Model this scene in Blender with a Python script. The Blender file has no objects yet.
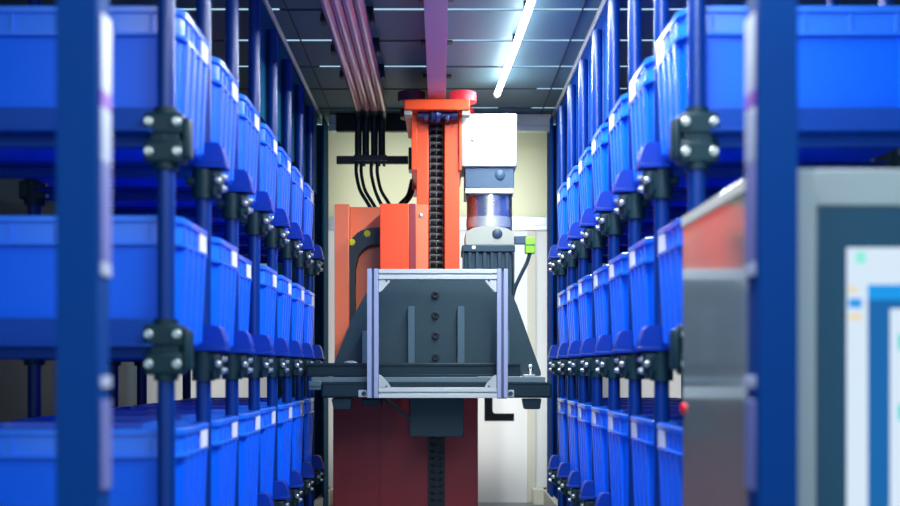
import bpy, bmesh, math, random
from mathutils import Vector, Matrix
random.seed(7)
C = bpy.context.scene.collection
PI = math.pi
CAMZ = 0.87
F, VX, VY = 1082.0, 440.0, 368.0          # focal length in pixels and the vanishing point of the aisle


def PX(px, Y): return (px - VX) * Y / F
def PZ(py, Y): return CAMZ + (VY - py) * Y / F

# ------------------------------------------------------------------ materials
def mat(name, col, rough=0.5, metal=0.0, var=0.08, bump=0.0, scale=30.0, emit=None, estr=0.0, coat=0.0, spec=0.5, rvar=0.1):
    m = bpy.data.materials.new(name); m.use_nodes = True
    nt = m.node_tree; b = nt.nodes['Principled BSDF']
    b.inputs['Metallic'].default_value = metal
    b.inputs['Specular IOR Level'].default_value = spec
    b.inputs['Coat Weight'].default_value = coat
    tc = nt.nodes.new('ShaderNodeTexCoord')
    nz = nt.nodes.new('ShaderNodeTexNoise'); nz.inputs['Scale'].default_value = scale; nz.inputs['Detail'].default_value = 4
    nt.links.new(tc.outputs['Object'], nz.inputs['Vector'])
    mr = nt.nodes.new('ShaderNodeMapRange')
    mr.inputs['To Min'].default_value = 1 - var; mr.inputs['To Max'].default_value = 1 + var
    nt.links.new(nz.outputs['Fac'], mr.inputs['Value'])
    mx = nt.nodes.new('ShaderNodeVectorMath'); mx.operation = 'MULTIPLY'
    mx.inputs[0].default_value = col[:3]
    nt.links.new(mr.outputs['Result'], mx.inputs[1])
    nt.links.new(mx.outputs[0], b.inputs['Base Color'])
    rr = nt.nodes.new('ShaderNodeMapRange')
    rr.inputs['To Min'].default_value = max(0, rough * (1 - rvar)); rr.inputs['To Max'].default_value = min(1, rough * (1 + rvar))
    nt.links.new(nz.outputs['Fac'], rr.inputs['Value']); nt.links.new(rr.outputs['Result'], b.inputs['Roughness'])
    if bump:
        bp = nt.nodes.new('ShaderNodeBump'); bp.inputs['Strength'].default_value = bump; bp.inputs['Distance'].default_value = 0.002
        nt.links.new(nz.outputs['Fac'], bp.inputs['Height']); nt.links.new(bp.outputs[0], b.inputs['Normal'])
    if emit:
        b.inputs['Emission Color'].default_value = (*emit, 1); b.inputs['Emission Strength'].default_value = estr
    return m


def srgb(r, g, b):
    f = lambda c: (c / 255 / 12.92) if c / 255 <= 0.04045 else ((c / 255 + 0.055) / 1.055) ** 2.4
    return (f(r), f(g), f(b))

M = dict(  # black parts are mixed paler and teal in place of haze
    bin=mat('blue_bin_plastic', srgb(2, 100, 248), 0.36, var=0.05, scale=12, spec=0.35),
    rim=mat('blue_bin_rim_plastic', srgb(30, 116, 250), 0.26, var=0.05, scale=12, spec=0.9),
    card=mat('label_card_paper', srgb(225, 225, 240), 0.6, var=0.04),
    post=mat('blue_coated_tube', srgb(0, 48, 128), 0.3, var=0.06, scale=20, spec=0.4),
    beam=mat('blue_beam_paint', srgb(2, 64, 160), 0.5, spec=0.25, var=0.06, scale=20),
    tab=mat('blue_guide_plastic', srgb(2, 52, 160), 0.42, spec=0.3, var=0.05),
    joint=mat('black_joint_metal', srgb(14, 46, 58), 0.45, metal=0.0, spec=0.3, var=0.15, bump=0.1, scale=60),
    chrome=mat('chrome_bolt', (0.62, 0.66, 0.64), 0.35, metal=1.0, var=0.04),
    upright=mat('navy_upright_paint', srgb(0, 60, 134), 0.6, spec=0.1, var=0.05, scale=8),
    strip=mat('pale_strip_segment', srgb(178, 184, 206), 0.4, var=0.04),
    mark=mat('violet_segment', srgb(135, 60, 185), 0.4, var=0.05),
    lav=mat('lavender_segment', srgb(112, 116, 176), 0.45, var=0.05),
    orange=mat('orange_machine_paint', srgb(255, 78, 20), 0.42, var=0.04, scale=10),
    orange_in=mat('orange_inner_panel', srgb(250, 124, 78), 0.35, var=0.1, scale=5, coat=0.1),
    red=mat('shaded_red_machine_paint', srgb(150, 42, 50), 0.45, var=0.06, scale=8),  # dark tone takes in the shade under the carriage
    roller=mat('red_roller_rubber', srgb(226, 40, 60), 0.45, var=0.05),
    roller_shade=mat('shaded_roller_rubber', srgb(86, 32, 50), 0.5, var=0.05),  # left rollers: shade put into the rubber colour
    black=mat('black_anodised_plate', srgb(40, 66, 74), 0.45, metal=0.2, var=0.08, bump=0.05, scale=40),
    rail_b=mat('black_slide_rail', srgb(20, 46, 56), 0.4, metal=0.35, var=0.08, scale=40),
    strip_g=mat('grey_slide_strip', srgb(104, 128, 136), 0.4, metal=0.3, var=0.05),
    rib=mat('grey_black_rib', srgb(76, 104, 114), 0.45, metal=0.2, var=0.06),
    alu=mat('aluminium_profile', srgb(160, 170, 196), 0.45, metal=0.25, var=0.05, scale=50),
    alu_h=mat('bright_aluminium_profile', srgb(200, 206, 200), 0.45, metal=0.2, var=0.05, scale=50),
    alu2=mat('aluminium_trim', (0.72, 0.76, 0.80), 0.35, metal=0.7, var=0.05, scale=30),
    groove=mat('profile_groove_shadow', srgb(84, 90, 118), 0.5, metal=0.3, var=0.05),
    white=mat('white_gearbox_paint', srgb(172, 176, 170), 0.5, var=0.02, scale=6),
    silver=mat('silver_casting', (0.56, 0.58, 0.56), 0.4, metal=0.6, var=0.05, bump=0.05),
    cream_m=mat('pale_flange_casting', srgb(164, 166, 152), 0.5, metal=0.3, var=0.04),
    steel=mat('polished_steel_coupling', (0.50, 0.51, 0.53), 0.28, metal=0.9, var=0.04),
    motor=mat('dark_motor_casting', srgb(36, 62, 76), 0.45, metal=0.3, var=0.08),
    motor_g=mat('grey_motor_block', srgb(56, 80, 104), 0.45, metal=0.3, var=0.06),
    plug=mat('dark_plug', srgb(40, 62, 82), 0.4, var=0.06),
    green=mat('green_connector_plastic', srgb(140, 215, 40), 0.4, var=0.04),
    yellow=mat('yellow_pin_plastic', srgb(222, 226, 20), 0.4, var=0.04),
    echain=mat('black_cable_chain_plastic', srgb(28, 44, 54), 0.45, var=0.1),
    hose=mat('black_hose_rubber', srgb(20, 46, 58), 0.4, var=0.08),
    cable=mat('dusty_red_cable_jacket', srgb(240, 150, 168), 0.25, var=0.08, scale=18, coat=0.6),
    clip=mat('black_clip', srgb(14, 28, 42), 0.5, var=0.1),
    chain=mat('steel_lift_chain', (0.13, 0.19, 0.19), 0.35, metal=0.3, var=0.1),
    dark=mat('dark_channel', srgb(24, 34, 42), 0.5, var=0.1),
    railp=mat('mauve_guide_rail_metal', srgb(196, 172, 184), 0.4, metal=0.1, var=0.08, scale=14),
    axle=mat('blue_steel_axle', srgb(52, 60, 104), 0.35, metal=0.6, var=0.06),
    led=mat('led_tube_light', (1, 1, 1), 0.4, var=0.0, emit=(0.93, 0.98, 1.0), estr=16.0),
    ceil=mat('dark_ceiling_plate', srgb(84, 116, 128), 0.5, metal=0.0, spec=0.25, var=0.1, scale=3),
    seam=mat('ceiling_seam_aluminium', (0.8, 0.84, 0.88), 0.3, metal=0.5, var=0.4, scale=5),
    seam_d=mat('ceiling_seam_dark', srgb(20, 36, 56), 0.5, var=0.1),
    wall=mat('white_wall_panel', srgb(226, 230, 228), 0.5, var=0.02, scale=3),
    wside=mat('grey_side_wall_panel', srgb(74, 94, 106), 0.5, var=0.04, scale=3),
    cream=mat('cream_frosted_window', srgb(226, 230, 192), 0.35, var=0.05, scale=2),
    wseam=mat('cream_wall_seam', srgb(205, 205, 190), 0.5, var=0.03),
    lmark=mat('black_wall_print', srgb(8, 16, 22), 0.7, var=0.05, spec=0.1),
    endp=mat('dark_teal_end_panel', srgb(14, 84, 116), 0.8, spec=0.08, var=0.06, scale=6),
    endp_r=mat('dark_blue_end_panel', srgb(6, 68, 156), 0.8, spec=0.08, var=0.06, scale=6),
    skirt=mat('cream_skirting', srgb(215, 212, 196), 0.5, var=0.03),
    floor=mat('grey_floor', srgb(110, 116, 120), 0.4, var=0.08, scale=4),
    inox=mat('polished_stainless_cabinet', srgb(205, 212, 212), 0.1, metal=0.72, var=0.03, scale=6),
    face=mat('grey_cabinet_face', srgb(168, 178, 182), 0.4, metal=0.2, var=0.03),
    bezel=mat('teal_black_screen_bezel', srgb(22, 72, 100), 0.25, var=0.03),
    s_white=mat('screen_white', (0.02, 0.02, 0.02), 0.2, spec=0.05, var=0, emit=srgb(214, 232, 248), estr=1.0),
    s_blue=mat('screen_blue', (0.02, 0.02, 0.02), 0.2, spec=0.05, var=0, emit=srgb(0, 98, 168), estr=1.0),
    s_head=mat('screen_header_blue', (0.02, 0.02, 0.02), 0.2, spec=0.05, var=0, emit=srgb(0, 150, 232), estr=1.0),
    s_teal=mat('screen_teal', (0.02, 0.02, 0.02), 0.2, spec=0.05, var=0, emit=srgb(60, 220, 215), estr=1.0),
    s_mint=mat('screen_mint', (0.02, 0.02, 0.02), 0.2, spec=0.05, var=0, emit=srgb(140, 238, 220), estr=1.0),
    s_sand=mat('screen_sand', (0.02, 0.02, 0.02), 0.2, spec=0.05, var=0, emit=srgb(238, 214, 170), estr=1.0),
    redlamp=mat('red_knob_plastic', srgb(225, 30, 40), 0.35, var=0.03),
)

# ------------------------------------------------------------------ mesh helpers
class MB:
    def __init__(s): s.bm = bmesh.new(); s.mi = 0
    def _mark(s, faces):
        for f in faces: f.material_index = s.mi; f.smooth = True
    def add(s, verts, faces):
        vs = [s.bm.verts.new(v) for v in verts]
        fs = []
        for f in faces:
            try: fs.append(s.bm.faces.new([vs[i] for i in f]))
            except ValueError: pass
        s._mark(fs); return s
    def box(s, x0, x1, y0, y1, z0, z1, bev=0.0, seg=2):
        x0, x1 = sorted((x0, x1)); y0, y1 = sorted((y0, y1)); z0, z1 = sorted((z0, z1))
        t = bmesh.new()
        r = bmesh.ops.create_cube(t, size=1)
        bmesh.ops.scale(t, vec=(x1 - x0, y1 - y0, z1 - z0), verts=t.verts)
        bmesh.ops.translate(t, vec=((x0 + x1) / 2, (y0 + y1) / 2, (z0 + z1) / 2), verts=t.verts)
        if bev:
            bmesh.ops.bevel(t, geom=t.edges[:], offset=min(bev, 0.45 * min(x1 - x0, y1 - y0, z1 - z0)), segments=seg, affect='EDGES', profile=0.5)
        s.merge(t); return s
    def merge(s, t):
        t.verts.index_update(); t.normal_update()
        vs = [s.bm.verts.new(v.co) for v in t.verts]
        for f in t.faces:
            g = s.bm.faces.new([vs[v.index] for v in f.verts]); g.material_index = s.mi
            g.smooth = max(abs(c) for c in f.normal) < .9999
        t.free()
    def cyl(s, p0, p1, r, seg=20, r2=None, cap=True):
        p0, p1 = Vector(p0), Vector(p1); r2 = r if r2 is None else r2
        d = (p1 - p0).normalized(); a = d.orthogonal().normalized(); b = d.cross(a)
        v = []
        for p, q in ((p0, r), (p1, r2)):
            for i in range(seg):
                t = 2 * PI * i / seg; v.append(p + (a * math.cos(t) + b * math.sin(t)) * q)
        f = [(i, (i + 1) % seg, seg + (i + 1) % seg, seg + i) for i in range(seg)]
        if cap: f += [tuple(range(seg))[::-1], tuple(range(seg, 2 * seg))]
        return s.add(v, f)
    def lathe(s, base, axis, prof, seg=28):          # prof: list of (distance along axis, radius)
        base = Vector(base); d = Vector(axis).normalized(); a = d.orthogonal().normalized(); b = d.cross(a)
        v, f = [], []
        for h, r in prof:
            for i in range(seg):
                t = 2 * PI * i / seg; v.append(base + d * h + (a * math.cos(t) + b * math.sin(t)) * r)
        for k in range(len(prof) - 1):
            for i in range(seg):
                j = (i + 1) % seg; f.append((k * seg + i, k * seg + j, (k + 1) * seg + j, (k + 1) * seg + i))
        n = len(prof) - 1
        f += [tuple(range(seg))[::-1], tuple(range(n * seg, (n + 1) * seg))]
        return s.add(v, f)
    def prism(s, pts, axis, a0, a1, bev=0.0):        # pts 2-D outline, extruded along axis 'x','y','z'
        mk = {'x': lambda p, a: (a, p[0], p[1]), 'y': lambda p, a: (p[0], a, p[1]), 'z': lambda p, a: (p[0], p[1], a)}[axis]
        n = len(pts); t = bmesh.new()
        vs = [t.verts.new(mk(p, a)) for a in (a0, a1) for p in pts]
        t.faces.new(vs[:n][::-1]); t.faces.new(vs[n:])
        for i in range(n): t.faces.new((vs[i], vs[(i + 1) % n], vs[n + (i + 1) % n], vs[n + i]))
        if bev: bmesh.ops.bevel(t, geom=t.edges[:], offset=bev, segments=2, affect='EDGES')
        s.merge(t); return s
    def tube(s, path, r, seg=12):
        path = [Vector(p) for p in path]; v, f = [], []
        n = len(path); up = None
        for k, p in enumerate(path):
            d = (path[min(k + 1, n - 1)] - path[max(k - 1, 0)]).normalized()
            if up is None: up = d.orthogonal().normalized()
            a = (up - d * up.dot(d)).normalized(); up = a; b = d.cross(a)
            for i in range(seg):
                t = 2 * PI * i / seg; v.append(p + (a * math.cos(t) + b * math.sin(t)) * r)
        for k in range(n - 1):
            for i in range(seg):
                j = (i + 1) % seg; f.append((k * seg + i, k * seg + j, (k + 1) * seg + j, (k + 1) * seg + i))
        f += [tuple(range(seg))[::-1], tuple(range((n - 1) * seg, n * seg))]
        return s.add(v, f)
    def mesh(s, name, mats, off=(0, 0, 0), smooth=True):
        bm = s.bm
        bmesh.ops.recalc_face_normals(bm, faces=bm.faces)
        bmesh.ops.translate(bm, vec=-Vector(off), verts=bm.verts)
        me = bpy.data.meshes.new(name); bm.to_mesh(me); bm.free()
        for m in (mats if isinstance(mats, (list, tuple)) else [mats]): me.materials.append(m)
        if not smooth: me.polygons.foreach_set('use_smooth', [False] * len(me.polygons))
        elif len(me.polygons):
            fl = [0] * len(me.polygons); me.polygons.foreach_get('use_smooth', fl)
            me.set_sharp_from_angle(angle=math.radians(35)); me.polygons.foreach_set('use_smooth', fl)
        return me
    def build(s, name, mats, parent=None, smooth=True, at=None):
        """links ONE mesh object; geometry is given in world space"""
        base = Vector((0, 0, 0)); p = parent
        while p is not None: base += p.location; p = p.parent
        loc = Vector(at) if at is not None else (Vector((0, 0, 0)) if parent is None else base)
        me = s.mesh(name, mats, loc, smooth)
        o = bpy.data.objects.new(name, me); C.objects.link(o)
        o.parent = parent; o.location = loc - base
        return o


def curve_pts(ctrl, n=24):                            # Catmull-Rom through control points
    P = [Vector(p) for p in ctrl]; P = [2 * P[0] - P[1]] + P + [2 * P[-1] - P[-2]]; out = []
    m = len(P) - 3
    for i in range(m):
        for k in range(n // m + 1):
            t = k / (n // m + 1); a, b, c, d = P[i:i + 4]
            out.append(0.5 * ((2 * b) + (c - a) * t + (2 * a - 5 * b + 4 * c - d) * t * t + (3 * b - a - 3 * c + d) * t ** 3))
    out.append(P[-2]); return out


def tag(o, label, cat, group=None):
    o['label'] = label; o['category'] = cat
    if group: o['group'] = group
    return o


def thing(name, loc, label, cat, group=None):
    o = bpy.data.objects.new(name, None); C.objects.link(o); o.location = loc; o.empty_display_size = 0.1
    return tag(o, label, cat, group)


def struct(o): o['kind'] = 'structure'; return o


def inst(src, parent, loc, scale=None):               # linked copy of a part (children copied too)
    c = src.copy(); C.objects.link(c); c.parent = parent; c.location = loc
    for ch in src.children:
        g = ch.copy(); C.objects.link(g); g.parent = c
    return c

# ------------------------------------------------------------------ the setting
YB = 7.0                                              # rear wall
CZ = CAMZ + 1.54                                      # ceiling plates
WX = 1.95
YF = 0.9                                              # front opening of the enclosure
struct(MB().box(-WX - .1, WX + .1, -0.6, YB + .1, -0.08, 0).build('floor', M['floor']))
struct(MB().box(-WX - .1, -WX, YF, YB + .1, 0, CZ + .1).build('wall_left', M['wside']))
struct(MB().box(WX, WX + .1, YF, YB + .1, 0, CZ + .1).build('wall_right', M['wside']))
zr0, zr1 = PZ(230.5, YB), PZ(217, YB)
zt0, zt1 = PZ(126, YB), PZ(116, YB)
struct(MB().box(-WX, WX, YB, YB + .1, 0, zr0).box(-WX, WX, YB, YB + .1, zt1, CZ + .1).build('wall_back', M['wall']))
win = struct(MB().box(-WX, WX, YB + .012, YB + .06, zr1, zt0).build('window_1', M['cream']))
b = MB()
b.box(-WX, WX, YB - .02, YB + .08, zr0, zr1, .004).box(-WX, WX, YB - .028, YB - .02, zr0 + .03, zr0 + .045, .002)
struct(b.build('trim_1', M['alu2']))
yr = 6.55; zq0, zq1 = PZ(131, yr), CZ - .001
b = MB()
for xa, xb in ((PX(455, yr), .672), (-.672, PX(336, yr))):
    b.box(xa, xb, yr, yr + .05, zq0, zq1, .004).box(xa, xb, yr - .008, yr, zq0 + .030, zq0 + .045, .002).box(xa, xb, yr - .006, yr, zq0, zq0 + .012, .002)
struct(b.build('trim_2', M['alu2']))
struct(MB().box(PX(336.3, yr), PX(454.7, yr), yr + .002, yr + .048, zq0, zq1, .004).build('trim_9', M['dark']))
# the wall's vertical cover strip on the right
x0, x1 = PX(527, YB), PX(536, YB)
struct(MB().box(x0, x1, YB - .012, YB, 0, zr0 - .002, .004).build('trim_3', M['wseam']))
# ceiling: plates of equal width with bright seams between them
b = MB(); seams = MB(); y = 0.93; k = 0
edges = []
yy = 4.65 - 0.44 * 8
while yy < YB + .4: edges.append(yy); yy += 0.44
e0 = YF
for e in edges + [YB]:
    e1 = min(e - .017, YB - .001)
    if e1 - e0 > .02: b.box(-WX, WX, e0, e1, CZ, CZ + .004)
    e0 = e + .017
struct(b.build('ceiling', M['ceil']))
s1 = MB()
for e in edges:
    if e > YB - .05: continue
    x = -WX + .01
    while x < WX - .05:
        w = random.uniform(.12, .4); x2 = min(x + w, WX - .01)
        if random.random() < .4: s1.box(x, x2, e - .03, e + .03, CZ + .0045, CZ + .010)
        x = x2
struct(s1.build('trim_4', M['seam_d']))
XL, XR = -.732, .690
for nm, x in (('trim_5', XL), ('trim_6', XR)):
    s = 1 if x < 0 else -1
    b = MB(); b.box(x - .004, x + .004, YF, YB - .03, CZ - .02, CZ - .0005, .002).box(x, x + s * .012, YF, YB - .03, CZ - .006, CZ - .0005, .002)
    struct(b.build(nm, M['alu2']))
    b = MB(); b.box(x + s * .075, x + s * .082, YF, YB - .03, CZ - .004, CZ - .0003)
    struct(b.build('trim_7' if x < 0 else 'trim_8', M['seam_d']))
# floor skirting rails along the aisle
for nm, x, s in (('baseboard_left', XL, 1), ('baseboard_right', XR, -1)):
    b = MB(); b.box(x - s * .0, x + s * .035, 5.95, YB - .025, 0.0, .10, .006)
    b.box(x, x + s * .10, 6.86, YB - .025, 0, .10, .006)
    struct(b.build(nm, M['skirt']))
# printed mark on the rear wall
b = MB(); Yw = YB - .0005
ax0, ax1, ax2 = PX(484.5, YB), PX(492.5, YB), PX(514, YB); az0, az1, az2 = PZ(421, YB), PZ(413.5, YB), PZ(392, YB)
r = .02
arc = [(ax1 + r - r * math.cos(t), az1 + r - r * math.sin(t)) for t in [PI / 2 * i / 5 for i in range(6)]]
b.prism([(ax0, az0), (ax2, az0), (ax2, az1)] + arc[::-1] + [(ax1, az2), (ax0, az2)], 'y', YB - .003, YB - .0002)
tag(b.build('wall_mark', M['lmark'], at=((ax0 + ax1) / 2, YB, az0)), 'black L shaped mark printed on the white rear wall under the carriage', 'wall mark')

# dark end panels closing the racks at the far end
for nm, xa, xb, mm, lab in (('end_panel', -.692, -1.03, 'endp', 'tall dark teal sheet closing the far end of the left rack'),
                            ('end_panel', .664, 1.0, 'endp_r', 'tall dark blue sheet closing the far end of the right rack')):
    b = MB(); b.box(xa, xb, 6.70, 6.715, .005, CZ - .035, .003)
    s = 1 if xa < 0 else -1
    b.box(xa - s * .0, xa - s * .012, 6.45, 6.70, .005, CZ - .035, .003)
    o = thing(nm, ((xa + xb) / 2, 6.7, 0), lab, 'panel', 'rack end panels')
    b.build('sheet', M[mm], o)
    xh = XL if xa < 0 else XR
    b = MB(); b.box(xh, xh - s * .012, 4.42, 6.44, CAMZ + 1.03, CZ - .022, .003); b.build('header_sheet', M[mm], o)
    b = MB()
    for zz in [.3, .7, 1.1, 1.5, 1.9, 2.2]:
        b = MB(); b.cyl((xa - s * .05, 6.70, zz), (xa - s * .05, 6.693, zz), .009, 12); b.build('screw', M['joint'], o)

# ------------------------------------------------------------------ racks
PITCH = .441
PY = [2.79 + PITCH * i for i in range(8)]
ROWS = {'top': CAMZ + .602, 'middle': CAMZ + .06, 'bottom': CAMZ - .54}
BH = {'top': .342, 'middle': .337, 'bottom': .380}
RL, RR = -.706, .662
DEPTH = .67


def rack(ax, d, label):
    U = lambda u: ax + d * u                          # u: distance from post centre towards the aisle
    root = thing('storage_rack', (ax - d * .3, PY[0] + 1.5, 0), label, 'rack', 'bin racks beside the aisle')
    top = CAMZ + 1.42
    first = None
    for u in (0, -DEPTH):
        for y in PY:
            if first is None:
                b = MB(); b.cyl((U(u), y, .012), (U(u), y, top), .0225, 24)
                first = b.build('post', M['post'], root, at=(U(u), y, 0))
                p0 = first.location.copy()
                f = MB(); f.lathe((U(u), y, 0), (0, 0, 1), [(0, .045), (.012, .045), (.02, .03), (.05, .03), (.055, .024)])
                ft = f.build('foot', M['joint'], first, at=(U(u), y, 0))
            else:
                inst(first, root, p0 + Vector((d * u, y - PY[0], 0)))
    # cross beams carrying the bins: upright web on a flange
    z = ROWS['top']; y = PY[0]
    b = MB(); xa, xb = U(-.024), U(-DEPTH + .024)
    b.box(xa, xb, y - .011, y + .011, z, z + .068, .003).box(xa, xb, y - .078, y + .078, z - .006, z, .002).box(xa, xb, y - .016, y + .016, z - .034, z - .006, .003)
    beam = b.build('cross_beam', M['beam'], root, at=(ax, y, z))
    # pipe joint with four bolts at the first post
    b = MB(); x = ax
    b.box(x - .05, x + .05, y - .036, y + .03, z - .006, z + .052, .010)
    b.box(x - .05, x + .05, y - .036, y + .03, z - .078, z - .020, .010)
    b.box(x - .040, x + .040, y - .030, y + .03, z - .03, z + .002, .006)
    b.cyl((x, y, z - .092), (x, y, z + .066), .031, 24)
    b.box(U(.045), U(.068), y - .028, y + .022, z - .066, z + .040, .010)
    jf = b.build('pipe_joint', M['joint'], root, at=(ax, y, z))
    for du in (-.036, .036):
        for dz in (.026, -.050):
            b = MB(); b.lathe((x + du, y - .036, z + dz), (0, -1, 0), [(-.004, .012), (.004, .012), (.005, .009), (.010, .009), (.012, .008)], 16)
            b.build('bolt', M['chrome'], jf, at=(x + du, y - .036, z + dz))
    # ordinary joint: collar, ear towards the aisle, bolts
    y1 = PY[1]
    b = MB()
    b.cyl((x, y1, z - .098), (x, y1, z - .012), .034, 24)
    b.box(U(0), U(.058), y1 - .028, y1 + .028, z - .082, z - .014, .012)
    b.box(U(-.05), U(.02), y1 - .026, y1 + .026, z - .060, z - .034, .008)
    b.box(U(.030), U(.046), y1 - .034, y1 + .034, z - .094, z - .020, .006)
    jo = b.build('pipe_joint', M['joint'], root, at=(ax, y1, z))
    for dz in (-.034, -.068):
        b = MB(); b.lathe((U(.056), y1, z + dz), (d, 0, 0), [(0, .011), (.005, .011), (.006, .008), (.013, .0075), (.015, .005)], 16)
        b.build('bolt', M['chrome'], jo, at=(U(.056), y1, z + dz))
    b = MB(); b.lathe((U(.050), y1 - .034, z - .048), (0, -1, 0), [(-.006, .010), (.004, .010), (.005, .008), (.012, .0075), (.014, .005)], 16)
    b.build('bolt', M['chrome'], jo, at=(U(.050), y1 - .034, z - .048))
    # guide tab rising at the bin corner, with its ledge
    pts = [(U(-.020), z + .001), (U(.070), z + .001), (U(.070), z + .020), (U(.060), z + .050), (U(.055), z + .060), (U(.045), z + .066), (U(-.020), z + .066)]
    b = MB(); b.prism(pts, 'y', y1 - .034, y1 + .034, .003)
    tb = b.build('guide_tab', M['tab'], root, at=(ax, y1, z))
    b = MB(); b.box(U(-.02), U(.074), y1 - .037, y1 + .037, z - .010, z + .003, .003)
    b.build('ledge', M['tab'], tb, at=(ax, y1, z))
    # rear joint
    b = MB(); xr = U(-DEPTH)
    b.cyl((xr, y, z - .05), (xr, y, z + .045), .034, 20); b.box(xr - .045, xr + .045, y - .03, y + .03, z - .034, z + .03, .01)
    rj = b.build('rear_joint', M['joint'], root, at=(xr, y, z))
    for dz in (.016, -.02):
        b = MB(); b.lathe((xr + d * .045, y - .012, z + dz), (d, 0, 0), [(-.004, .009), (.004, .009), (.01, .006)], 12)
        b.build('bolt', M['chrome'], rj, at=(xr + d * .045, y - .012, z + dz))
    L = {k: v.location.copy() for k, v in dict(beam=beam, jf=jf, jo=jo, tb=tb, rj=rj).items()}
    for rn, rz in ROWS.items():
        for i, yy in enumerate(PY):
            dz = rz - z
            if not (rn == 'top' and i == 0):
                inst(beam, root, L['beam'] + Vector((0, yy - y, dz)))
                inst(rj, root, L['rj'] + Vector((0, yy - y, dz)))
                if i == 0: inst(jf, root, L['jf'] + Vector((0, 0, dz)))
            if i and not (rn == 'top' and i == 1):
                inst(jo, root, L['jo'] + Vector((0, yy - y1, dz)))
                inst(tb, root, L['tb'] + Vector((0, yy - y1, dz)))
    return root


rack(RL, 1, 'tall rack of blue round tubes with black joints on the left of the aisle')
rack(RR, -1, 'tall rack of blue round tubes with black joints on the right of the aisle')

# ------------------------------------------------------------------ bins
def rrect(hx, hy, r, z, n=5):
    out = []
    for cx, cy, a0 in ((hx - r, hy - r, 0), (-hx + r, hy - r, PI / 2), (-hx + r, -hy + r, PI), (hx - r, -hy + r, 1.5 * PI)):
        for i in range(n + 1):
            a = a0 + PI / 2 * i / n; out.append((cx + r * math.cos(a), cy + r * math.sin(a), z))
    return out


HX, HY = .325, .193


def loft(b, prof):
    v, f = [], []; n = None
    for z, ins, r in prof:
        ring = rrect(HX - ins, HY - ins, r, z); n = len(ring); v += ring
    for k in range(len(prof) - 1):
        for i in range(n): f.append((k * n + i, k * n + (i + 1) % n, (k + 1) * n + (i + 1) % n, (k + 1) * n + i))
    f.append(tuple(range(n))[::-1]); f.append(tuple(range((len(prof) - 1) * n, len(prof) * n)))
    b.add(v, f)


def bin_meshes(h):
    b = MB()
    loft(b, [(0, .026, .05), (.006, .020, .052), (h - .078, .014, .056), (h - .030, .013, .056), (h - .030, .020, .05), (h - .09, .021, .05), (.012, .031, .045)])
    # vertical ribs on the short ends, tapering with the wall
    zt = h - .078
    for sx in (1, -1):
        for yy in (-.105, -.035, .035, .105):
            w = .019
            xb, xt = HX - .019, HX - .015
            v = []
            for (z_, xw, pr) in ((.012, xb - .004, .010), (zt, xt, .014)):
                v += [(sx * (xw - .004), yy - w, z_), (sx * (xw + pr), yy - w * .6, z_), (sx * (xw + pr), yy + w * .6, z_), (sx * (xw - .004), yy + w, z_)]
            b.add(v, [(0, 1, 2, 3), (4, 5, 6, 7), (0, 1, 5, 4), (1, 2, 6, 5), (2, 3, 7, 6), (3, 0, 4, 7)])
    # corner ribs on the long sides
    for sy in (1, -1):
        for xx in (-.26, .26):
            v = []
            for (z_, yw, pr) in ((.012, HY - .019, .005), (zt, HY - .015, .009)):
                v += [(xx - .012, sy * (yw - .004), z_), (xx - .008, sy * (yw + pr), z_), (xx + .008, sy * (yw + pr), z_), (xx + .012, sy * (yw - .004), z_)]
            b.add(v, [(0, 1, 2, 3), (4, 5, 6, 7), (0, 1, 5, 4), (1, 2, 6, 5), (2, 3, 7, 6), (3, 0, 4, 7)])
    body = b.mesh('bin_body', M['bin'])
    b = MB()
    loft2 = [(h - .078, .013, .056), (h - .076, .001, .062), (h - .068, .000, .062), (h - .066, .009, .058), (h - .018, .009, .058), (h - .016, .001, .062), (h - .002, .000, .062), (h, .002, .062), (h, .016, .052), (h - .030, .0185, .05), (h - .032, .0128, .056), (h - .078, .013, .056)]
    v, f = [], []; n = None
    for z, ins, r in loft2:
        ring = rrect(HX - ins, HY - ins, r, z); n = len(ring); v += ring
    for k in range(len(loft2) - 1):
        for i in range(n): f.append((k * n + i, k * n + (i + 1) % n, (k + 1) * n + (i + 1) % n, (k + 1) * n + i))
    b.add(v, f)
    for sx in (1, -1):
        for yy in (-.12, -.06, 0, .06, .12):
            b.box(sx * (HX - .010), sx * (HX - .003), yy - .003, yy + .003, h - .067, h - .017)
    for sy in (1, -1):
        for xx in (-.24, -.12, 0, .12, .24):
            b.box(xx - .003, xx + .003, sy * (HY - .010), sy * (HY - .004), h - .067, h - .017)
    rim = b.mesh('bin_rim', M['rim'])
    b = MB(); b.box(HX - .006, HX - .0015, -.04, .04, h - .066, h - .018)
    card = b.mesh('label_card', M['card'])
    return body, rim, card


ORD = ['nearest', 'second from the front', 'third from the front', 'fourth from the front', 'fifth from the front', 'sixth from the front', 'farthest']
WHERE = {'top': 'top row', 'middle': 'middle row', 'bottom': 'bottom row'}
for rn in ROWS:
    body, rim, card = bin_meshes(BH[rn])
    for side, ax, d in (('left', RL, 1), ('right', RR, -1)):
        for i in range(7):
            push = random.uniform(-.006, .004)
            if side == 'left' and rn == 'middle' and i == 2: push = -.03
            o = bpy.data.objects.new('storage_bin', body); C.objects.link(o)
            o.location = (ax + d * (.036 + push - HX), PY[i] + PITCH / 2 + random.uniform(-.002, .002), ROWS[rn] + .0004)
            o.rotation_euler = (0, 0, 0 if d == 1 else PI)
            tag(o, 'blue plastic bin, %s in the %s of the %s rack' % (ORD[i], WHERE[rn], side), 'bin', '%s bins of the %s rack' % (WHERE[rn], side))
            r = bpy.data.objects.new('rim', rim); C.objects.link(r); r.parent = o
            c = bpy.data.objects.new('label_card', card); C.objects.link(c); c.parent = o
            c.location = (0, d * .085, 0); c['label'] = 'white card in the rim'

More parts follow.
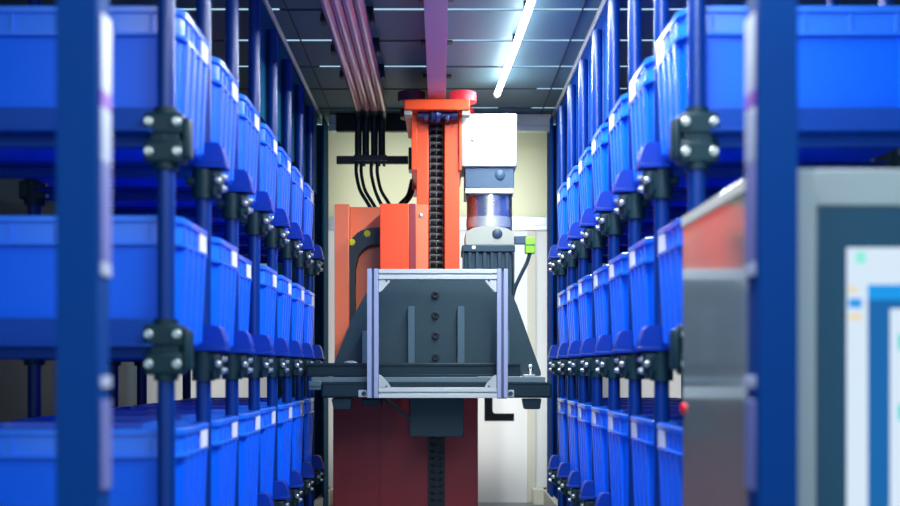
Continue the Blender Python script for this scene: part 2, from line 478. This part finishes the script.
# ------------------------------------------------------------------ front uprights with segmented strips
for side, xi, xo in (('left', -.592, -.665), ('right', .550, .620)):
    y0, y1 = 1.87, 1.94
    o = thing('upright_post', ((xi + xo) / 2, (y0 + y1) / 2, 0), 'wide navy blue square upright with a pale strip, closest on the %s' % side, 'post', 'front uprights')
    b = MB(); b.box(xi, xo, y0, y1, .012, CZ - .0005, .004)
    b.build('column', M['upright'], o)
    b = MB(); b.box(xi - .0 + (.03 if xi < 0 else -.03), xo, y0 - .03, y1 + .03, 0, .012, .002); b.build('base_plate', M['upright'], o)
    s = 1 if xi < 0 else -1
    def seg(pya, pyb, mm, nm='pale_segment'):
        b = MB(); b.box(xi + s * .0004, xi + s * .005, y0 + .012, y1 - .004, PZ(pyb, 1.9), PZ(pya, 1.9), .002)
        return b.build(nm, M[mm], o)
    seg(15, 92, 'strip'); seg(92.3, 108, 'mark', 'violet_segment'); seg(108.3, 162, 'strip'); seg(162.3, 262, 'lav', 'lavender_segment')  # pale, violet and lavender colour segments along the inner face
    seg(262.3, 276, 'strip'); seg(376, 388, 'strip'); seg(400, 490, 'lav', 'lavender_segment')

# ------------------------------------------------------------------ control cabinet with screen (right foreground)
cx0, cx1, cy0, cy1 = .600, 1.25, 2.04, 2.68
cz = CAMZ + .377
o = thing('control_cabinet', ((cx0 + cx1) / 2, (cy0 + cy1) / 2, 0), 'polished steel control cabinet with a large screen, right foreground', 'control cabinet')
b = MB(); b.box(cx0, cx1, cy0, cy1, .03, cz, .006, 3); b.build('housing', M['inox'], o)
b = MB(); b.box(cx0 + .03, cx1 - .03, cy0 + .03, cy1 - .03, 0, .03); b.build('plinth', M['dark'], o)
b = MB(); b.box(cx0 - .004, cx0, cy0 + .03, cy1 - .006, cz - .030, cz - .006, .0015); b.build('edge_trim', M['skirt'], o)
Yc = cy0
fx = PX(815, Yc); fz = PZ(207, Yc)
b = MB()                                               # face frame: four bars round the display
b.box(cx0 + .004, fx, Yc - .012, Yc, .25, cz - .003, .005).box(cx1 - .07, cx1 - .004, Yc - .012, Yc, .25, cz - .003, .005)
b.box(fx - .004, cx1 - .066, Yc - .012, Yc, fz, cz - .003, .005).box(fx - .004, cx1 - .066, Yc - .012, Yc, .25, .36, .005)
b.build('face_frame', M['face'], o)
bz = MB(); bz.box(fx, cx1 - .07, Yc - .008, Yc, .36, fz, .003); bezel = bz.build('screen_bezel', M['bezel'], o)
sx0, sz1 = PX(845, Yc), PZ(248, Yc); sx1, sz0 = cx1 - .13, .44
b = MB()
def pane(xa, xb, za, zb, mi, lay):
    b.mi = mi; b.box(xa, xb, Yc - .0085 - .0006 * lay, Yc - .004, za, zb)
pane(sx0, sx1, sz0, sz1, 0, 0)
pane(PX(866, Yc), sx1 - .01, sz0 + .01, PZ(300, Yc), 1, 1)
pane(PX(866, Yc), sx1 - .01, PZ(300, Yc), PZ(285, Yc), 2, 1)
pane(PX(888, Yc), sx1 - .03, sz0 + .04, PZ(309, Yc), 0, 2)
pane(PX(896, Yc), sx1 - .05, PZ(350, Yc), PZ(334, Yc), 3, 3)
pane(PX(896, Yc), sx1 - .05, PZ(420, Yc), PZ(404, Yc), 3, 3)
pane(PX(854, Yc), PX(864, Yc), PZ(264, Yc), PZ(252, Yc), 4, 1)
pane(PX(847, Yc), PX(855, Yc), PZ(293, Yc), PZ(287, Yc), 5, 1)
pane(PX(847, Yc), PX(860, Yc), PZ(308, Yc), PZ(299, Yc), 2, 1)
pane(PX(847, Yc), PX(860, Yc), PZ(320, Yc), PZ(314, Yc), 5, 1)
b.build('screen', [M['s_white'], M['s_blue'], M['s_head'], M['s_teal'], M['s_mint'], M['s_sand']], bezel, smooth=False)
b = MB(); zz = PZ(408, cy1); b.lathe((cx0 + .002, cy1 - .02, zz), (-1, 0, 0), [(0, .014), (.006, .014), (.010, .010)], 20); b.build('red_knob', M['redlamp'], o)

# ------------------------------------------------------------------ ceiling services
gx = -.016
o = thing('guide_rail', (gx, 4.0, CAMZ + 1.40), 'mauve metal guide rail running along the ceiling above the mast', 'rail')
b = MB(); b.prism([(gx - .046, CAMZ + 1.396), (gx + .046, CAMZ + 1.396), (gx + .046, CAMZ + 1.405), (gx + .040, CAMZ + 1.410), (gx + .040, CZ - .004), (gx - .040, CZ - .004), (gx - .040, CAMZ + 1.410), (gx - .046, CAMZ + 1.405)], 'y', 1.2, 6.6, .002)
b.build('channel', M['railp'], o)
for i in range(9):
    y = 1.5 + .6 * i
    b = MB(); b.box(gx - .075, gx + .075, y - .025, y + .025, CZ - .010, CZ - .0005, .002); b.build('bracket', M['clip'], o)
# LED tube
o = thing('light_tube', (.36, 3.4, CZ - .04), 'glowing white tube light under the dark ceiling, right of the rail', 'light')
path = curve_pts([(.43, 1.3, CZ - .06), (.405, 2.8, CZ - .06), (.372, 4.2, CZ - .06), (.350, 4.9, CZ - .06), (.309, 5.85, CZ - .06)], 32)
b = MB(); b.tube(path, .016, 14); b.build('tube', M['led'], o)
for t, nm in ((path[-1], 'end_cap'), (path[0], 'end_cap')):
    b = MB(); b.cyl((t.x, t.y - .015, t.z), (t.x, t.y + .02, t.z), .019, 16); b.build('end_cap', M['white'], o)
for q in (4, 10, 16, 22, 28):
    p = path[q]; b = MB(); b.box(p.x - .012, p.x + .012, p.y - .012, p.y + .012, p.z + .012, CZ - .0005, .003); b.build('holder', M['clip'], o)
# four cables along the ceiling, dropping to a holder bar
CXs = [-.465, -.419, -.373, -.327]
HXs = [PX(v, 6.3) for v in (358.3, 365.8, 374.4, 381.8)]
nmz = ['leftmost', 'second from the left', 'third from the left', 'rightmost']
zc_ = CZ - .055
hb = PZ(158, 6.3)
for i in range(4):
    o = thing('ceiling_cable', (CXs[i], 4.0, zc_), 'dusty red cable on the ceiling turning into black hose, %s of four' % nmz[i], 'cable', 'cables along the ceiling')
    path = [(CXs[i], 1.2, zc_), (CXs[i], 3.5, zc_), (CXs[i], 6.16, zc_)]
    path = curve_pts(path, 16)
    b = MB(); b.tube(path, .0226, 16); b.build('jacket', M['cable'], o)
    h = curve_pts([(CXs[i], 6.14, zc_), (CXs[i], 6.2, zc_ - .003), ((CXs[i] + HXs[i]) / 2, 6.272, zc_ - .03), (HXs[i], 6.3, zc_ - .11), (HXs[i], 6.3, PZ(155, 6.3) - .0005)], 24)
    b = MB(); b.tube(h, .0208, 14); b.build('hose', M['hose'], o)
for k, y in enumerate((2.4, 3.3, 4.2, 4.62, 5.06, 5.5)):
    o = thing('cable_clamp', (-.395, y, zc_), ['black clamp across the four ceiling cables, nearest the camera', 'black clamp across the four ceiling cables, second from the camera', 'black clamp across the four ceiling cables, third from the camera', 'black clamp across the four ceiling cables, fourth from the camera', 'black clamp across the four ceiling cables, fifth from the camera', 'black clamp across the four ceiling cables, farthest from the camera'][k], 'clamp', 'clamps of the ceiling cables')
    b = MB(); b.box(-.505, -.283, y - .02, y + .02, zc_ + .021, CZ - .0005, .004); b.build('backing', M['clip'], o)
    for x in (-.497, -.291):
        b = MB(); b.box(x - .012, x + .012, y - .035, y + .035, zc_ - .016, zc_ + .022, .008); b.build('ear', M['clip'], o)

# ------------------------------------------------------------------ crane mast
mast = thing('crane_mast', (-.03, 5.95, 0), 'orange and red stacker crane mast with lift chain and gear motor, centre', 'crane mast')
def bp(name, mm, x0, x1, y_top, y_bot, Y0, Y1, bev=.003, parent=mast, zfloor=None):
    """a box part given by its outline in the photo at its front distance Y0"""
    z0 = PZ(y_bot, Y0) if zfloor is None else zfloor
    b = MB(); b.box(PX(x0, Y0), PX(x1, Y0), Y0, Y1, z0, PZ(y_top, Y0), bev)
    return b.build(name, M[mm], parent)
# lower body and rear web
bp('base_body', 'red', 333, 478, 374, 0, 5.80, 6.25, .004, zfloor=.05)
b = MB(); b.box(-.62, .26, 5.72, 6.40, 0, .05, .006); b.build('base_plate', M['dark'], mast)
bp('seam_strip', 'red', 379, 381, 330, 0, 5.794, 5.80, .001, zfloor=.06)
b = MB(); b.box(PX(428, 5.75), PX(445, 5.75), 5.785, 5.80, .06, PZ(330, 5.75)); b.build('lower_channel', M['dark'], mast)
bp('rear_web', 'dark', 420, 454, 114, 318, 5.84, 6.20, .003)
# columns
for n, xa, xb in (('column', 416.5, 428.5), ('column', 444.5, 459.5)):
    bp(n, 'orange', xa, xb, 113, 325, 5.62, 6.10, .004)
for xa, xb in ((411.5, 417), (459, 462)):
    bp('side_plate', 'orange', xa, xb, 112, 170, 5.60, 6.12, .003)
# top plate, blocks, rollers
z0, z1 = PZ(112, 5.5), PZ(99, 5.5)
b = MB(); b.box(PX(404, 5.5), PX(470, 5.5), 5.5, 6.2, z0 + .012, z1, .006); b.build('top_plate', M['orange'], mast)
for xa, xb in ((404, 412), (462, 470)):
    b = MB(); b.box(PX(xa, 5.5), PX(xb, 5.5), 5.515, 5.58, z0 - .012, z0 + .0118, .003); b.build('pad', M['cream_m'], mast)
rz0, rz1 = z1 + .018, z1 + .082
for x, mm, lab in ((PX(462.5, 5.66), 'roller', 'red roller'), (PX(411.5, 5.66), 'roller_shade', 'roller in painted shade')):
    for y in (5.66, 6.02):
        b = MB(); b.lathe((x, y, rz0), (0, 0, 1), [(0, .058), (.004, .072), (.052, .072), (.058, .058), (.058, .02), (.066, .018)], 36)
        r = b.build('guide_roller', M[mm], mast, at=(x, y, rz0)); r['label'] = lab
        b = MB(); b.cyl((x, y, z1), (x, y, rz0 + .001), .016, 16); b.build('roller_pin', M['silver'], r)
# axle with sprocket
ya = 5.56; za = PZ(115.5, ya)
b = MB(); b.cyl((PX(418, ya), ya, za), (PX(456, ya), ya, za), .017, 16); b.lathe((PX(452, ya), ya, za), (1, 0, 0), [(0, .024), (.03, .024)], 18)
axl = b.build('axle', M['axle'], mast)
b = MB(); b.lathe((PX(430, ya), ya, za), (1, 0, 0), [(0, .03), (.008, .04), (.014, .032), (.028, .032), (.034, .04), (.055, .03)], 20); b.build('sprocket', M['axle'], axl)
b = MB(); b.box(PX(424, ya), PX(428, ya), ya - .02, ya + .06, za - .03, z0 + .0, .003).box(PX(445, ya), PX(449, ya), ya - .02, ya + .06, za - .03, z0, .003); b.build('axle_bearing', M['axle'], axl)
# chain
b = MB(); yc = 5.70; xa, xb = PX(430, yc), PX(443, yc); p = .037
zt = PZ(122, yc); n = 40
for i in range(n):
    z = zt - i * p
    b.cyl((xa - .002, yc, z), (xb + .002, yc, z), .0085, 10)
    for j, x in enumerate((xa, (xa + xb) / 2, xb)):
        w = .003
        b.box(x - w, x + w, yc - .014, yc + .014, z - p * .62, z + p * .12, .002, 1)
b.build('lift_chain', M['chain'], mast)
b = MB()
for i in range(14):
    z = PZ(438, 5.76) - i * .037
    b.cyl((xa, 5.782, z), (xb, 5.782, z), .006, 8)
    for x in (xa, (xa + xb) / 2, xb): b.box(x - .003, x + .003, 5.776, 5.786, z - .022, z + .005)
b.build('return_chain', M['echain'], mast)
# orange front boxes
bp('front_box', 'orange', 380, 409, 203.5, 330, 5.58, 5.95)
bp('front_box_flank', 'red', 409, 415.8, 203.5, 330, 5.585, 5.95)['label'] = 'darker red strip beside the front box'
bp('inner_cover', 'orange_in', 415.8, 428, 204.5, 330, 5.60, 5.62, .002)
yq = 5.60; b = MB(); b.lathe((PX(420.5, yq), yq, PZ(215.5, yq)), (0, -1, 0), [(-.003, .010), (.004, .010), (.006, .006)], 14); b.build('screw', M['chrome'], mast)
# cable chain housing on the left
house = bp('chain_housing', 'orange_in', 349, 380.5, 207, 372, 5.86, 5.90, .002)
bp('housing_edge', 'orange_in', 334.5, 349, 204, 372, 5.74, 5.92, .003)
b = MB()                                                # dark links bending from horizontal to vertical
yk = 5.80
pts = [(382, 236), (372, 236.5), (363.5, 239), (356.5, 245.5), (353, 254), (352, 268), (352, 285), (352, 305), (352, 330)]
wid = [8.5, 8.5, 8.2, 7.8, 5.8, 3.6, 3.2, 3.2, 3.2]
cl = [Vector((PX(a, yk), 0, PZ(c, yk))) for a, c in pts]
for k in range(len(cl) - 1):
    a, c = cl[k], cl[k + 1]; dv = (c - a).normalized(); nv = Vector((-dv.z, 0, dv.x))
    wa, wb = wid[k] * yk / F, wid[k + 1] * yk / F
    a2, c2 = a - dv * .008, c + dv * .008
    q = [a2 + nv * wa, c2 + nv * wb, c2 - nv * wb, a2 - nv * wa]
    b.prism([(v.x, v.z) for v in q], 'y', yk - .02 + .002 * (k % 2), yk + .055)
ech = b.build('cable_chain', M['echain'], mast)
for a, c in ((367.5, 234), (352.2, 242.5)):
    b = MB(); b.lathe((PX(a, yk), yk - .0185, PZ(c, yk)), (0, -1, 0), [(-.002, .018), (.004, .018), (.006, .014)], 20); b.build('pin', M['yellow'], ech)['label'] = 'yellow pin'
# holder arm for the hoses
ym = 6.3
b = MB(); b.box(PX(336, ym), PX(408, ym), ym + .022, ym + .05, PZ(163, ym), PZ(155, ym), .004); b.box(PX(354, ym), PX(387, ym), ym - .024, ym + .03, PZ(161, ym), PZ(155, ym) - .002, .005)
arm = b.build('holder_arm', M['hose'], mast)
b = MB(); b.box(PX(408.5, 6.26), PX(413, 6.26), 6.24, 6.37, PZ(170, 6.26), PZ(148, 6.26), .003); b.build('flange', M['hose'], arm)
b = MB(); b.box(PX(412, 6.1), PX(420, 6.1), 6.08, 6.36, PZ(190, 6.1), PZ(112, 6.1), .003); b.build('rear_post', M['orange'], mast)
for v in (357, 364, 372, 379, 384):
    b = MB(); b.box(PX(v - 1.4, ym), PX(v + 1.4, ym), ym + .004, ym + .02, PZ(166, ym), PZ(160, ym), .002); b.build('gland', M['plug'], arm)
# thin cables curling from the arm into the box
for k, (a, c, e) in enumerate(((356, 369, .0105), (361, 374, .010), (371, 382, .010), (377, 390, .010))):
    b = MB(); b.tube(curve_pts([(PX(a, ym), ym + .012, PZ(163, ym)), (PX(a + .6, ym), ym - .01, PZ(175, ym)), (PX(a + 4, 6.2), 6.2, PZ(190, 6.2)), (PX(c - 2, 6.05), 6.05, PZ(202, 6.05)), (PX(c + 4, 5.96), 5.96, PZ(212, 5.96))], 28), e, 10)
    b.build('thin_cable', M['hose'], mast)
for k, (a, c, e) in enumerate(((399, 412, .011), (404, 415.5, .010))):
    b = MB(); b.tube(curve_pts([(PX(a - 6, 6.0), 6.0, PZ(212, 6.0)), (PX(a + 2, 6.03), 6.03, PZ(203, 6.03)), (PX(c - 4, 6.1), 6.1, PZ(195, 6.1)), (PX(c, 6.15), 6.15, PZ(180, 6.15))], 24), e, 10)
    b.build('thin_cable', M['hose'], mast)
# gear motor
Y0 = 5.60
gear = bp('gear_motor', 'white', 461.6, 517, 113.5, 166.5, Y0, Y0 + .32, .006)
gear['label'] = 'white gearbox on top of the drive motor'
def gp(name, mm, x0, x1, yt, yb, Ya, Yb, bev=.003): return bp(name, mm, x0, x1, yt, yb, Ya, Yb, bev, gear)
b = MB(); b.lathe((PX(473.5, Y0), Y0, PZ(139, Y0)), (0, -1, 0), [(-.002, .012), (.004, .012), (.005, .008), (.003, .006)], 16); b.build('oil_screw', M['chrome'], gear)
gp('adapter_block', 'motor_g', 465, 514, 166.7, 188, Y0 + .02, Y0 + .30, .004)
b = MB(); b.lathe((PX(500, Y0 + .02), Y0 + .02, PZ(175, Y0 + .02)), (0, -1, 0), [(-.002, .026), (.004, .026), (.006, .022)], 24); b.build('adapter_plug', M['motor_g'], gear)
gp('adapter_flange', 'cream_m', 465, 513.5, 188, 193.5, Y0 + .015, Y0 + .31, .002)
for a in (467.5, 511):
    b = MB(); b.cyl((PX(a, Y0 + .04), Y0 + .04, PZ(197, Y0 + .04)), (PX(a, Y0 + .04), Y0 + .04, PZ(193.5, Y0 + .04)), .009, 12); b.build('flange_bolt', M['motor'], gear)
xm = PX(489.5, 5.74); ymm = 5.75; rc = 22.6 * 5.75 / F
zt, zb = PZ(193.6, 5.62), PZ(227, 5.66)
b = MB(); b.lathe((xm, ymm, zb - .02), (0, 0, 1), [(0, rc), (zt - zb + .018, rc)], 48); b.build('coupling', M['steel'], gear)
b = MB(); b.lathe((xm, ymm, PZ(226, 5.64)), (0, 0, 1), [(0, rc + .0025), (PZ(216, 5.64) - PZ(226, 5.64), rc + .0025)], 48); b.build('coupling_ring', M['silver'], gear)
yf = 5.61
arc = [(PX(465.5, yf), PZ(245, yf)), (PX(514, yf), PZ(245, yf)), (PX(514, yf), PZ(232, yf)), (PX(506, yf), PZ(228, yf)), (PX(498, yf), PZ(226, yf)), (PX(482, yf), PZ(226, yf)), (PX(473, yf), PZ(228, yf)), (PX(465.5, yf), PZ(232, yf))]
b = MB(); b.prism(arc, 'y', yf, yf + .28, .003); b.build('motor_flange', M['cream_m'], gear)
b = MB(); b.lathe((PX(497.3, yf), yf, PZ(233.8, yf)), (0, -1, 0), [(-.002, .026), (.004, .026), (.006, .022)], 24); b.build('flange_plug', M['plug'], gear)
b = MB(); b.box(PX(462, yf), PX(515, yf), yf - .006, yf + .29, PZ(252, yf), PZ(245.2, yf), .004); b.build('motor_cap', M['motor'], gear)
b = MB()
xa, xb = PX(462.5, yf), PX(514.5, yf); zt, zb = PZ(252, yf), PZ(316, yf)
b.box(xa + .01, xb - .01, yf + .02, yf + .27, zb, zt, .004)
for i in range(8):
    x = xa + (xb - xa) * i / 7
    b.box(max(xa, x - .010), min(xb, x + .010), yf, yf + .03, zb, zt - .004 * (i in (0, 7)), .003)
b.build('motor_body', M['motor'], gear)
b = MB(); b.cyl((PX(473.7, yf), yf - .006, PZ(247.5, yf)), (PX(473.7, yf), yf - .012, PZ(247.5, yf)), .010, 14); b.build('cap_bolt', M['chrome'], gear)
gp('connector_arm', 'motor_g', 514.6, 527, 236, 244, yf + .02, yf + .06, .003)
cn = gp('connector', 'green', 525.5, 535, 237, 253, yf + .01, yf + .07, .004); cn['label'] = 'bright green connector'
gp('connector_band', 'motor', 526, 534.6, 244.4, 245.2, yf + .008, yf + .03, .0)
b = MB(); b.tube(curve_pts([(PX(530.5, yf), yf + .03, PZ(252.5, yf)), (PX(527, yf), yf + .03, PZ(263, yf)), (PX(520, yf), yf + .03, PZ(277, yf)), (PX(514, yf), yf + .03, PZ(292, yf)), (PX(511, yf), yf + .06, PZ(315, yf))], 24), .010, 10); b.build('connector_cable', M['motor'], gear)

# ------------------------------------------------------------------ lift carriage
car = thing('lift_carriage', (-.04, 5.3, PZ(398, 5.15)), 'black lift carriage with trapezoid plate and long slide rails, holding aluminium frame', 'carriage')
Yp = 5.44
def P2(px, py, Y): return (PX(px, Y), PZ(py, Y))
out = [(333, 376), (333, 366), (352, 318), (370, 286), (380, 277.5), (497, 277.5), (508, 284), (517, 305), (541, 372), (541, 376)]
b = MB(); b.prism([P2(a, c, Yp) for a, c in out], 'y', Yp, Yp + .02, .003); plate = b.build('back_plate', M['black'], car)
for xa, xb in ((408, 414.6), (457.6, 464.5)):
    b = MB(); b.prism([(Yp - .05, PZ(366, Yp - .05)), (Yp, PZ(366, Yp - .05)), (Yp, PZ(306, Yp - .05)), (Yp - .05, PZ(306, Yp - .05))], 'x', PX(xa, Yp - .05), PX(xb, Yp - .05), .002); b.build('rib', M['rib'], car)
for xa, xb in ((362.5, 368), (504.5, 509)):
    b = MB(); b.box(PX(xa, Yp - .05), PX(xb, Yp - .05), Yp - .08, Yp, PZ(366, Yp - .05), PZ(331, Yp - .05), .002); b.build('rib', M['rib'], car)
for py in (295, 315.5, 335.5, 357):
    b = MB(); x, z = P2(435.5, py, Yp)
    b.lathe((x, Yp, z), (0, -1, 0), [(-.003, .019), (.014, .019), (.016, .017), (.016, .010), (.006, .009)], 20); b.build('socket_bolt', M['clip'], plate)
# head block that clasps the mast columns
b = MB(); b.box(PX(405, 5.5), PX(462, 5.5), 5.46, 5.499, PZ(350, 5.5), PZ(284, 5.5), .006); b.build('mast_clasp', M['rail_b'], car)
# rails
ya = 5.26
b = MB(); zA, zB = PZ(376.5, ya), PZ(363, ya)
b.box(PX(307, ya), PX(520.5, ya), ya, 5.36, zA, zB, .003).box(PX(307, ya), PX(520.5, ya), ya - .008, ya, zB - .014, zB - .002, .002).box(PX(307, ya), PX(520.5, ya), ya - .008, ya, zA + .002, zA + .01, .002)
b.build('upper_rail', M['rail_b'], car)
b = MB(); b.box(PX(312, 5.22), PX(545, 5.22), 5.20, 5.36, PZ(382, 5.22), PZ(377, 5.22), .002); b.build('slide_strip', M['strip_g'], car)
yb = 5.15
b = MB(); b.box(PX(321, yb), PX(552, yb), yb, yb + .12, PZ(398, yb), PZ(382.5, yb), .010, 3).box(PX(322, yb), PX(550, yb), yb - .003, yb + .01, PZ(384.3, yb), PZ(382.2, yb), .001)
b.build('lower_rail', M['rail_b'], car)
b = MB(); b.box(PX(308.5, yb), PX(320.8, yb), yb + .005, yb + .1, PZ(390, yb), PZ(381, yb), .003).box(PX(309, yb), PX(320.8, yb), yb, yb + .006, PZ(386.5, yb), PZ(384, yb), .001); b.build('slider_end', M['rib'], car)
b = MB(); b.box(PX(332, 5.3), PX(538, 5.3), 5.27, 5.439, PZ(396, 5.3), PZ(382.3, 5.3), .004); b.build('deck', M['rail_b'], car)
for xa, xb in ((332, 352), (522, 541)):
    b = MB(); z0_, z1_ = PZ(409, 5.2), PZ(398, 5.2) - .003
    b.prism([(PX(xa, 5.2), z1_), (PX(xa + 2, 5.2), z0_), (PX(xb - 1.5, 5.2), z0_), (PX(xb, 5.2), z1_)], 'y', 5.17, 5.25, .003); b.build('buffer', M['rail_b'], car)
# knob on the left, linkage nuts on the right
x, z = P2(350, 363.5, 5.30); b = MB(); b.lathe((x, 5.34, z - .002), (0, 0, 1), [(0, .034), (.006, .034), (.012, .026), (.016, .012)], 20); b.build('disc_cap', M['silver'], car)
for px_, py_, rr in ((530.5, 367, .014), (530.5, 372, .010)):
    x, z = P2(px_, py_, Yp); b = MB(); b.lathe((x, Yp, z), (0, -1, 0), [(-.002, rr), (.010, rr), (.012, rr * .7)], 18); b.build('nut', M['chrome'], car)
b = MB(); b.box(PX(523, 5.4), PX(535, 5.4), 5.39, Yp - .001, PZ(377, 5.4), PZ(374.3, 5.4), .002); b.build('nut_plate', M['silver'], car)
# chute box under the deck
b = MB(); b.box(PX(409, 5.40), PX(464, 5.40), 5.40, 5.49, PZ(437, 5.40), PZ(396.5, 5.40), .006); ch = b.build('motor_cover', M['black'], car)
b = MB(); b.prism([P2(379, 397, 5.36), P2(384, 397, 5.36), P2(410, 417, 5.36), P2(410, 421, 5.36)], 'y', 5.36, 5.42, .002); b.build('strut', M['rail_b'], car)
b = MB(); b.box(PX(362, 5.25), PX(382, 5.25), 5.22, 5.30, PZ(406, 5.25), PZ(398, 5.25) - .002, .006); b.build('cable_saddle', M['rail_b'], car)
for xa, xb in ((358.5, 367), (508, 514)):
    yq = yb - .004
    b = MB(); b.box(PX(xa, yq), PX(xb, yq), yq - .006, yb + .0, PZ(397, yq), PZ(390, yq), .001); e = b.build('angle_bracket', M['silver'], car)
    b = MB(); c_ = (xa + xb) / 2 + (1 if xa < 400 else -.5); b.cyl((PX(c_, yq), yq - .006, PZ(393.5, yq)), (PX(c_, yq), yq - .012, PZ(393.5, yq)), .011, 14); b.build('bolt', M['plug'], e)

# aluminium profile frame (gripped by the carriage)
fr = thing('profile_frame', (PX(437.5, 5.10), 5.12, PZ(398, 5.10)), 'square frame of silver aluminium profiles standing in front of the black plate', 'frame')
ya, ye = 5.085, 5.137
def prof_v(xa, xb, yt, ybm, name='side_profile'):
    X0, X1, Z0, Z1 = PX(xa, ya), PX(xb, ya), PZ(ybm, ya), PZ(yt, ya)
    w = (X1 - X0)
    b = MB(); s = w * .16
    b.mi = 0
    b.box(X0, X0 + w * .40, ya, ye, Z0, Z1, .002).box(X1 - w * .40, X1, ya, ye, Z0, Z1, .002).box(X0 + .004, X1 - .004, ya + .014, ye - .002, Z0 + .001, Z1 - .001)
    b.mi = 1; b.box(X0 + w * .38, X1 - w * .38, ya + .012, ya + .0145, Z0 + .002, Z1 - .002)
    o = b.build(name, [M['alu'], M['groove']], fr)
    for zz in (Z0, Z1):
        b = MB(); sgn = -1 if zz == Z0 else 1
        b.box(X0 + .003, X1 - .003, ya + .004, ye - .004, zz - .001, zz + sgn * .003); b.build('end_cap', M['clip'], o)
    return o
prof_v(367, 378.3, 268.6, 398); prof_v(497, 508, 268.6, 398)
def prof_h(yt, ybm):
    X0, X1, Z0, Z1 = PX(378.3, ya) + .0005, PX(497, ya) - .0005, PZ(ybm, ya), PZ(yt, ya); w = Z1 - Z0
    b = MB(); b.box(X0, X1, ya, ye, Z0, Z0 + w * .42, .002).box(X0, X1, ya, ye, Z1 - w * .42, Z1, .002).box(X0, X1, ya + .012, ye - .002, Z0 + .004, Z1 - .004)
    return b.build('cross_profile', M['alu_h'], fr)
prof_h(269, 279.2); prof_h(387.6, 398)
for xx, sx, yy, sy in ((378.3, 1, 279.2, 1), (497, -1, 279.2, 1), (378.3, 1, 387.6, -1), (497, -1, 387.6, -1)):
    q = [P2(xx + sx * .3, yy + sy * .2, ya), P2(xx + sx * 12, yy + sy * .2, ya), P2(xx + sx * 11, yy + sy * 3, ya), P2(xx + sx * 3, yy + sy * 12, ya), P2(xx + sx * .3, yy + sy * 13, ya)]
    b = MB(); b.prism(q, 'y', ya + .008, ye - .008, .0015); g = b.build('corner_gusset', M['silver'], fr)
    c = P2(xx + sx * 8, yy + sy * 1.2, ya); b = MB(); b.cyl((c[0], ya + .008, c[1]), (c[0], ya + .004, c[1]), .005, 12); b.build('gusset_screw', M['plug'], g)

# ------------------------------------------------------------------ light
w = bpy.data.worlds.new('hall'); bpy.context.scene.world = w; w.use_nodes = True
bg = w.node_tree.nodes['Background']; bg.inputs['Color'].default_value = (0.50, 0.80, 1.0, 1); bg.inputs['Strength'].default_value = 0.85
def area(name, loc, rot, sx, sy, power, col):
    l = bpy.data.lights.new(name, 'AREA'); l.shape = 'RECTANGLE'; l.size = sx; l.size_y = sy; l.energy = power; l.color = col
    o = bpy.data.objects.new(name, l); C.objects.link(o); o.location = loc; o.rotation_euler = rot; return o
area('hall_fill', (0, -1.2, 2.9), (math.radians(58), 0, 0), 3.2, 1.0, 45, (0.92, 0.96, 1.0))  # unseen fill added behind the camera
area('aisle_lamp', (.37, 3.4, CZ - .085), (0, 0, 0), .05, 4.6, 118, (0.90, 0.98, 1.0))
area('rear_wall_fill', (-.02, 6.74, 1.28), (math.radians(90), 0, 0), 1.3, 2.1, 10.5, (1.0, 1.0, 0.96))  # unseen fill added behind the mast to brighten the rear wall
for k, x in enumerate((-1.5, 1.5)): area('side_wall_fill', (x, 6.72, 1.0), (math.radians(90), 0, 0), .7, 1.2, 2.2, (1.0, 0.98, 0.95))  # unseen fills added to lift the rear wall past the end panels

# ------------------------------------------------------------------ camera
cd = bpy.data.cameras.new('camera'); cam = bpy.data.objects.new('camera', cd); C.objects.link(cam)
cam.location = (0, 0, CAMZ); cam.rotation_euler = (PI / 2, 0, 0)
cd.sensor_width = 36; cd.lens = F * 36 / 900
cd.shift_x = (450 - VX) / 900; cd.shift_y = (VY - 253) / 900
cd.dof.use_dof = True; cd.dof.focus_distance = 5.3; cd.dof.aperture_fstop = 1.7
cd.clip_start = 0.05
sc = bpy.context.scene; sc.camera = cam
sc.view_settings.view_transform = 'Standard'; sc.view_settings.look = 'None'; sc.view_settings.exposure = 0.0; sc.view_settings.gamma = 1
